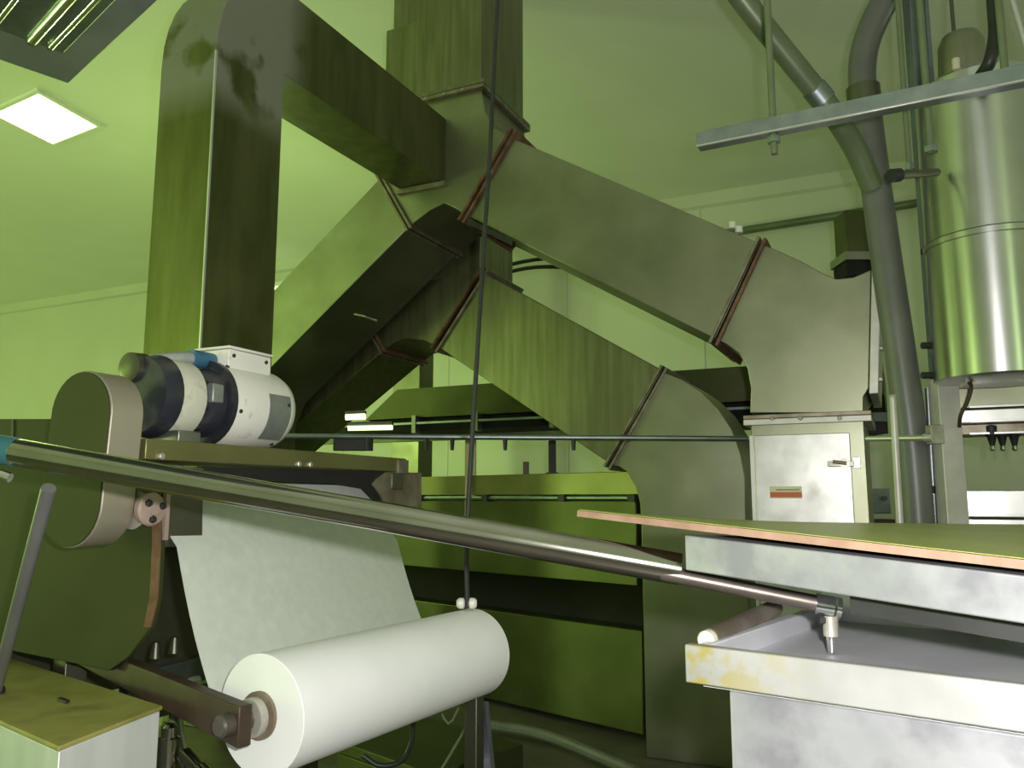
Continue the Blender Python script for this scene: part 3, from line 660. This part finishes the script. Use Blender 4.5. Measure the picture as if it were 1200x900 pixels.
# ------------------------------------------------------------------ right-hand table
FLt, FRt = PD(802, 627, .85), PD(1260, 682, .60)
s1 = (FRt - FLt); lcs = s1.length; s1n = s1.normalized()
hb = V((-s1n.y, s1n.x, 0)).normalized()
if hb.dot(FW) < 0: hb = -hb
th = .0355
t = thing('table_slab', 'thick bright stainless shelf slab beneath the hardboard, right foreground', 'shelf', FLt - Z * th)
MB().obox(FLt - Z * th, s1, hb * .55 - Z * .02, Z * th).build('slab_body', 'tray', t, bevel=.002)
MB().obox(FLt - Z * (th + .02) + hb * .035 + s1n * .155, s1 * .6, hb * .04, Z * .019).build('shadow_strip', 'black', t)  # black strip put in for the shadow under the slab
FLb, FRb = PD(676, 606, .97), PD(1260, 676, .598)
BLb, BRb = PD(850, 617, 1.50), PD(1330, 622, 1.42)
ra_, rows = 12, []
for i in range(9):
    k = i / 8; rows.append([FLb.lerp(FRb, j / ra_).lerp(BLb.lerp(BRb, j / ra_), k) for j in range(ra_ + 1)])
brd = thing('hardboard_sheet', 'thin brown edged hardboard sheet with green sheen lying on the stainless slab', 'board', FLb)
MB().sheet([[p + Z * .0008 for p in r] for r in rows], -.0072).build('board_core', 'board_edge', brd, smooth=False)
MB().sheet([[p + Z * .0084 + hb * .004 for p in r] for r in rows], -.0006).build('top_face', 'board_sheen', brd)

sb_ = FLt + s1 * .42 + hb * .38
for a in (0, .16): MB().cyl(V((sb_.x, sb_.y, -.166)) + s1n * a, V((sb_.x, sb_.y, -.09)) + s1n * a, .010).build('support_post', 'steel_dark', t)
# tray table below
TL, TR = PD(802, 755, .78), PD(1200, 803, .615)
TR.z = TL.z; tv = (TR - TL).normalized(); tn = V((-tv.y, tv.x, 0))
if tn.dot(FW) < 0: tn = -tn
LT, DT, rh = .50, .42, .034
t = thing('tray_table', 'stainless tray table with yellow stained rim, bottom right foreground', 'table', V((TL.x, TL.y, FLOOR)))
MB().obox(TL - Z * rh, tv * LT, tn * .012, Z * rh).build('rim', 'tray_stained', t, bevel=.002)
MB().obox(TL - Z * rh + tn * (DT - .012), tv * LT, tn * .012, Z * (rh + .03)).build('back_rim', 'tray_in', t, bevel=.002)
MB().obox(TL - Z * rh + tn * .0125, tv * .012, tn * (DT - .025), Z * rh * .9).build('side_rim', 'tray_in', t, bevel=.002)
MB().obox(TL - Z * (rh + .004) + tv * .012 + tn * .0125, tv * (LT - .012), tn * (DT - .025), Z * .014).build('tray_floor', 'tray_in', t)
co = TL + tv * .036 + tn * .014
MB().obox(V((co.x, co.y, FLOOR + .05)), tv * (LT - .05), tn * (DT - .05), Z * (TL.z - rh - .0045 - FLOOR - .05)).build('cabinet_body', 'tray', t, bevel=.003)
for a, b in ((.02, .03), (LT - .12, .03), (.02, DT - .12), (LT - .12, DT - .12)):
    p = V((co.x, co.y, FLOOR)) + tv * a + tn * b; MB().cyl(p, p + Z * .05, .015).build('foot', 'steel_dark', t)
# tube and clamp
ta = PD(832, 748, .83); tb2 = PD(908, 712, .98)
t = thing('brown_tube', 'short brown tube with a pale end plug lying across the tray corner', 'tube', ta)
MB().cyl(ta, tb2, .0095, seg=20).build('tube_body', 'rust_metal', t)
MB().lathe(ta - (tb2 - ta).normalized() * .012, tb2 - ta, [(0, .003), (0, .0075), (.002, .009), (.010, .009), (.011, .007)], 18).build('end_plug', 'cream_dirty', t)
t = thing('pipe_clamp', 'chrome clamp with hanging bolt at the right end of the long pipe', 'clamp', PD(973, 755, .86))
dd = (pe - pz).normalized()
MB().cyl(pe - dd * .014, pe + dd * .004, .0105, seg=24).build('sleeve', 'chrome', t)
MB().cyl(pe + dd * .006, pe + dd * .011, .0105, seg=24).build('collar', 'chrome', t)
MB().cyl(pe - Z * .010, pe - Z * .030, .0075, seg=16).build('clamp_block', 'hub', t)
MB().cyl(pe - Z * .030, pe - Z * .046, .005, .0042, seg=12).build('bolt', 'chrome', t)
MB().cyl(pe - Z * .014 - RT * .012, pe - Z * .014 - RT * .005, .005, seg=6).build('bolt', 'black', t)

# ------------------------------------------------------------------ right-hand services
# strut channel
ca, cb = PD(816, 163, 1.70), PD(1290, 74, 1.36)
cb.z = ca.z; cv = (cb - ca).normalized(); cw = V((-cv.y, cv.x, 0))
if cw.dot(FW) < 0: cw = -cw
t = thing('strut_channel', 'grey slotted strut channel slanting across the upper right', 'channel', ca)
hh, Lc = .032, (cb - ca).length
MB().obox(ca - Z * hh / 2, cv * Lc, cw * .004, Z * hh).build('front_web', 'galv', t, bevel=.001)
MB().obox(ca - Z * hh / 2 + cw * .004, cv * Lc, cw * .03, Z * .004).build('bottom_flange', 'galv', t, bevel=.001)
MB().obox(ca + Z * (hh / 2 - .004) + cw * .004, cv * Lc, cw * .03, Z * .004).build('top_flange', 'galv', t, bevel=.001)
MB().obox(ca - Z * (hh / 2 + .003) - cw * .003, cv * Lc, cw * .006, Z * .004).build('lip', 'bright', t, bevel=.001)
def rod(lbl, top, bot, r, m='greenpipe', nut=None):
    t = thing('hanger_rod', lbl, 'rod', bot)
    tt = top + (top - bot) * max(0, (CEIL - top.z) / (top.z - bot.z)); tt.z = CEIL
    MB().cyl(bot, tt, r, seg=12).build('rod_shaft', m, t)
    if nut is not None: MB().lathe(nut - Z * .008, Z, [(0, r * 1.9), (.014, r * 1.9)], 6).build('nut', 'galv', t, smooth=False)
pr = ca + cv * ((PD(908, 150, 1.66) - ca).dot(cv)) + cw * .018
rod('pale green threaded rod through the left end of the strut channel', V((pr.x, pr.y, 1.2)), V((pr.x, pr.y, PD(906, 185, 1.66).z)), .0075, nut=V((pr.x, pr.y, ca.z - .028)))
p = PD(1091, 180, 1.72); rod('pale green rod hanging close beside the left edge of the tank', V((p.x, p.y, 1.2)), p, .008, nut=V((p.x, p.y, p.z + .01)))
p = PD(1066, 200, 1.78); rod('pale rod between the grey plastic pipe and the tank', V((p.x, p.y, 1.2)), p, .006, nut=V((p.x, p.y, p.z + .01)))
p = PD(1178, 88, 1.62); rod('pale green rod above the tank, left of the slanting one', V((p.x, p.y, 1.2)), p, .008)
p = PD(1118, 40, 2.0); rod('thin dark rod rising from the small dome above the tank', V((p.x, p.y, 1.4)), p, .005, 'steel_dark')
p = PD(1204, 62, 1.62); q = PD(1186, 0, 1.66)
rod('slanting pale rod in the extreme upper right', q, p, .006, 'bright')

# grey plastic pipe with branch
t = thing('drain_pipe', 'fat grey plastic pipe with a branch, rising left of the tank', 'pipe', V((PD(1080, 640, 2.2).x, PD(1080, 640, 2.2).y, FLOOR)))
pp = [PD(a, b, d) for a, b, d in ((1080, 1000, 2.2), (1080, 700, 2.2), (1073, 560, 2.2), (1060, 450, 2.2), (1041, 320, 2.2), (1024, 200, 2.2), (1014, 120, 2.2))]
pp[0].z = FLOOR
MB().tube(pp, .0405, 24).build('main_pipe', 'pvc', t)
up = [PD(a, b, d) for a, b, d in ((1013, 116, 2.2), (1010, 85, 2.19), (1015, 50, 2.17), (1032, 10, 2.14), (1056, -35, 2.1), (1085, -90, 2.06))]
up.append(V((up[-1].x + .1, up[-1].y - .05, CEIL)))
MB().tube(up, .038, 24).build('upper_bend', 'pvc', t)
MB().cyl(PD(1013, 122, 2.2), PD(1011, 103, 2.2), .046, seg=24).build('collar', 'steel_dark', t)
MB().tube([PD(845, -40, 1.95), PD(872, 2, 1.98), PD(965, 118, 2.08)], .0300, 20).build('branch_pipe', 'greenpipe', t)
MB().cyl(PD(953, 103, 2.07), PD(966, 119, 2.08), .0335, seg=20).build('branch_collar', 'galv', t)
MB().tube([PD(966, 119, 2.08), PD(985, 146, 2.1), PD(1005, 180, 2.14), PD(1022, 220, 2.18)], .030, 20).build('branch_elbow', 'greenpipe', t)
tt = PD(845, -40, 1.95); MB().tube([tt, tt + V((-.12, 0, .3)), V((tt.x - .2, tt.y, CEIL))], .03, 16).build('branch_riser', 'greenpipe', t)

# pipe clip, brackets
t = thing('pipe_clip', 'small dark clamp bar joining the pale rods and the blue grey strut', 'clamp', PD(1048, 208, 1.8))
MB().cyl(PD(1046, 206, 1.83), PD(1098, 202, 1.95), .010, seg=12).build('clip_bar', 'steel_dark', t)
MB().cyl(PD(1046, 206, 1.83) - RT * .004, PD(1054, 205, 1.84), .016, seg=12).build('clip_end', 'black', t)
t = thing('hanger_bracket', 'short green square stub with a black shoe, behind the elbow duct top', 'bracket', PD(1008, 322, 3.2))
a, b = PD(993, 296, 3.2), PD(1026, 296, 3.2)
MB().obox(a, RT * (b - a).dot(RT), FW * .12, Z * (PD(1000, 246, 3.2).z - a.z)).build('column_shaft', 'green_panel', t, bevel=.004)
MB().obox(a - RT * .018 - FW * .02 - Z * .035, RT * ((b - a).dot(RT) + .036), FW * .16, Z * .035).build('shoe_cap', 'steel_old', t, bevel=.003)
MB().obox(a - RT * .008 - FW * .01 - Z * .1, RT * ((b - a).dot(RT) + .016), FW * .14, Z * .064).build('shoe', 'void', t, bevel=.003)

# blue-grey strut + pale post
t = thing('upright_strut', 'blue grey upright strut along the left side of the tank', 'strut', PD(1090, 445, 2.12))
a, b = PD(1078, 170, 2.12), PD(1099, 170, 2.12)
zl = PD(1090, 442, 2.12).z
MB().obox(V((a.x, a.y, zl)), RT * (b - a).dot(RT) * .72, FW * .04, Z * (CEIL - zl)).build('strut_web', 'strut_blue', t, bevel=.002)
MB().obox(V((a.x, a.y, zl)) + RT * (b - a).dot(RT) * .78 - FW * .01, RT * (b - a).dot(RT) * .22, FW * .05, Z * (CEIL - zl)).build('strut_flange', 'strut_blue', t, bevel=.002)
for py in (295, 405, 440): 
    q = PD(1084, py, 2.1); MB().cyl(q - RT * .008, q + RT * .03, .009, seg=10).build('clip', 'black', t)
a, b = PD(1098, 440, 2.12), PD(1123, 440, 2.12)
t = thing('square_post', 'pale square post standing directly below the blue grey strut', 'post', V((a.x, a.y, FLOOR)))
zt = zl - .002
MB().obox(V((a.x, a.y, FLOOR)), RT * (b - a).dot(RT), FW * .05, Z * (zt - FLOOR)).build('post_shaft', 'white_post', t, bevel=.003)
MB().obox(V((a.x, a.y, FLOOR)) - RT * .02 - FW * .02, RT * ((b - a).dot(RT) + .04), FW * .09, Z * .012).build('base_plate', 'white_post', t)
MB().obox(PD(1092, 520, 2.11), RT * .035, FW * .03, Z * .05).build('clamp', 'hub', t, bevel=.003)
t = thing('thin_conduit', 'slender pale pipe rising just left of the fat grey plastic pipe', 'pipe', PD(1050, 640, 2.15))
a, b = PD(1046, 466, 2.1), PD(1054, 640, 2.1)
MB().cyl(V((b.x, b.y, FLOOR)), a, .009, seg=14).build('conduit_tube', 'white_post', t)
MB().lathe(a, Z, [(0, .009), (.004, .011), (.008, .006)], 14).build('end_cap', 'white_post', t)
t = thing('thin_conduit', 'slender dark pipe between grey plastic pipe and pale post', 'pipe', PD(1087, 640, 2.2))
a, b = PD(1087, 455, 2.18), PD(1092, 640, 2.18)
MB().cyl(V((b.x, b.y, FLOOR)), a, .007, seg=14).build('conduit_tube', 'galv', t)
for py in (508, 575): 
    q = a.lerp(b, (py - 455) / 185); MB().cyl(q - Z * .01, q + Z * .01, .013, seg=12).build('clip', 'black', t)
t = thing('junction_box', 'small grey box low between inspection duct and slender pale pipe', 'box', PD(1030, 602, 2.9))
MB().obox(PD(1017, 602, 2.95), RT * .085, FW * .06, Z * .09).build('box_body', 'galv', t, bevel=.003)
MB().obox(PD(1018, 601, 2.94), RT * .078, FW * .008, Z * .082).build('cover', 'galv', t, bevel=.002)
MB().cyl(PD(1037, 584, 2.94), PD(1037, 584, 2.925), .009, seg=10).build('knob', 'black', t)
MB().obox(PD(1012, 640, 2.96), RT * .12, FW * .08, Z * .095).build('plinth', 'brown', t, bevel=.003)
t = thing('duct_bracket', 'dark bracket on the right side of the inspection duct flange', 'bracket', PD(1020, 505, 2.6))
MB().obox(PD(1016, 508, 2.62), RT * .07, FW * .12, Z * .04).build('bracket_plate', 'black', t, bevel=.003)
MB().obox(PD(1018, 494, 2.6), RT * .06, FW * .08, Z * .03).build('bracket_top', 'galv', t, bevel=.003)

# tank
tc_ = PD(1173, 433, 2.02); rt = .152
ztop = PD(1150, 88, 1.92).z; zs = PD(1150, 266, 1.88).z; zb_ = PD(1150, 436, 1.88).z
t = thing('steel_tank', 'large upright stainless tank cut by the right edge of the picture', 'tank', V((tc_.x, tc_.y, zb_)))
ctr = V((tc_.x, tc_.y, zb_))
MB().lathe(ctr, Z, [(0, rt - .01), (.004, rt), (zs - zb_ - .012, rt), (zs - zb_ - .008, rt)], 72).build('lower_shell', 'tank', t)
MB().lathe(V((tc_.x, tc_.y, zs - .010)), Z, [(0, rt - .002), (.002, rt + .004), (.016, rt + .004), (.02, rt - .002)], 72).build('seam_ring', 'tank', t)
MB().lathe(V((tc_.x, tc_.y, zs + .010)), Z, [(0, rt), (.006, rt - .0005), (ztop - zs, rt - .003), (ztop - zs + .02, rt - .03), (ztop - zs + .05, .05)], 72).build('upper_shell', 'tank', t)
dc = PD(1128, 74, 2.02)
MB().lathe(dc - Z * .05, Z, [(0, .06), (.012, .06), (.10, .056), (.125, .045), (.135, .015)], 28).build('motor_dome', 'steel', t)
for a in (-.05, .05): MB().cyl(dc + RT * a - FW * .055 - Z * .05, dc + RT * a - FW * .055 - Z * .02, .010, seg=12).build('brass_fitting', 'sticker', t)
tag(MB().tube([PD(1160, -60, 1.80), PD(1164, 0, 1.80), PD(1166, 40, 1.80), PD(1160, 72, 1.80), PD(1150, 88, 1.84)], .015, 14).build('black_hose', 'cable', None), 'thick black hose coming down onto the tank top', 'hose')

# stainless hood rails under the tank
def rail(name, lbl, py0, py1, d, m, dep=.12, cat='rail', x0=1122):
    p, q = PD(x0, py1, d), PD(x0, py0, d)
    t = thing(name, lbl, cat, p)
    MB().obox(p, X * .6, Y * dep, Z * (q.z - p.z)).build('rail_beam', m, t, bevel=.003)
    MB().obox(p + X * .03 - Y * .004, X * .5, Y * .004, Z * .006).build('rail_lip', 'bright', t, bevel=.001)
    return t
rail('side_rail', 'dull upper steel rail right under the tank', 438, 479, 2.30, 'steel', .3)
rail('side_rail', 'bright middle steel rail under the tank, just above the nozzles', 481, 496, 2.22, 'bright', .2)
rail('side_rail', 'brown dark rail that the spray nozzles hang from', 498, 510, 2.26, 'rust_metal', .12)
t = rail('side_rail', 'white glossy lower rail beside the pale post, behind the hardboard', 575, 605, 2.5, 'bright', .3)
rail('side_rail', 'narrow white rail showing lowest, just above the hardboard', 608, 622, 2.48, 'bright', .3)
nzs = (1161, 1173, 1187)
nz0 = None
for i, (px, lb) in enumerate(zip(nzs, ('black spray nozzle on the brown rail, leftmost of three', 'black spray nozzle on the brown rail, middle of three', 'black spray nozzle on the brown rail, rightmost of three'))):
    p = PD(px, 498, 2.235)
    if nz0 is None:
        t = thing('spray_nozzle', lb, 'nozzle', p, 'spray nozzles under the tank')
        MB().lathe(p, -Z, [(0, .012), (.004, .018), (.028, .017), (.034, .012), (.058, .006)], 16).build('nozzle_body', 'black', t)
        MB().lathe(p - Z * .058, -Z, [(0, .006), (.010, .0075), (.014, .004)], 12).build('nozzle_tip', 'chrome', t)
        nz0 = t; loc0 = V(t.location)
    else:
        r_ = nz0.copy(); C.objects.link(r_); r_.location = M(p); r_['label'] = lb
        for ch in nz0.children:
            c_ = ch.copy(); C.objects.link(c_); c_.parent = r_
hose('thin_hose', [PD(a, b, d) for a, b, d in ((1130, 443, 2.05), (1138, 452, 2.06), (1134, 470, 2.07), (1126, 486, 2.08), (1124, 500, 2.1))], .005, 'brown', 'thin dark hose hanging in front of the rails under the tank', 'hose')

# ------------------------------------------------------------------ lights
def area(name, loc, size, power, col, rot=(0, 0, 0)):
    l = bpy.data.lights.new(name, 'AREA'); l.shape = 'SQUARE'; l.size = size; l.energy = power; l.color = col
    o = bpy.data.objects.new(name, l); C.objects.link(o); o.location = M(loc) ; o.rotation_euler = rot; return o
def bulb(name, loc, power, col, size=.35):
    l = bpy.data.lights.new(name, 'POINT'); l.energy = power; l.color = col; l.shadow_soft_size = size
    o = bpy.data.objects.new(name, l); C.objects.link(o); o.location = M(loc)
bulb('fill_light_left', V((-7.6, -.8, -.1)), 620, GREEN, .5)  # all but the flash are added, unseen fill lights without fixtures
bulb('fill_light_far_left', V((-11.5, 2.2, .0)), 330, GREEN, .5)
bulb('fill_light_front', V((-5.2, -2.4, .6)), 130, GREEN, .5)
bulb('fill_light_rear', PD(250, 468, 5.2), 115, GREEN, .12)  # added out of sight behind the motor to brighten the middle ceiling
bulb('fill_light_right', V((3.3, 3.4, .8)), 50, (.85, 1, .65))
bulb('fill_light_near', V((2.2, -2.0, 1.0)), 60, (.72, 1, .45))
bulb('camera_flash', RT * .05 + Z * .045 + FW * .01, 165, (1, .96, .97), .022)

w = bpy.data.worlds.new('World'); bpy.context.scene.world = w; w.use_nodes = True
w.node_tree.nodes['Background'].inputs['Color'].default_value = (.25, .4, .12, 1)
w.node_tree.nodes['Background'].inputs['Strength'].default_value = .05

cam = bpy.data.cameras.new('camera'); cam.sensor_width = 36; cam.lens = 36 * FOC / 1200; cam.clip_start = .02
o = bpy.data.objects.new('camera', cam); C.objects.link(o); o.location = (0, 0, EYE)
o.rotation_euler = (math.radians(90) + PITCH, 0, YAW)
sc = bpy.context.scene; sc.camera = o
sc.view_settings.view_transform = 'Standard'; sc.view_settings.look = 'None'; sc.view_settings.exposure = 0; sc.view_settings.gamma = 1
for ob in bpy.data.objects:
    if 'at' in ob: del ob['at']
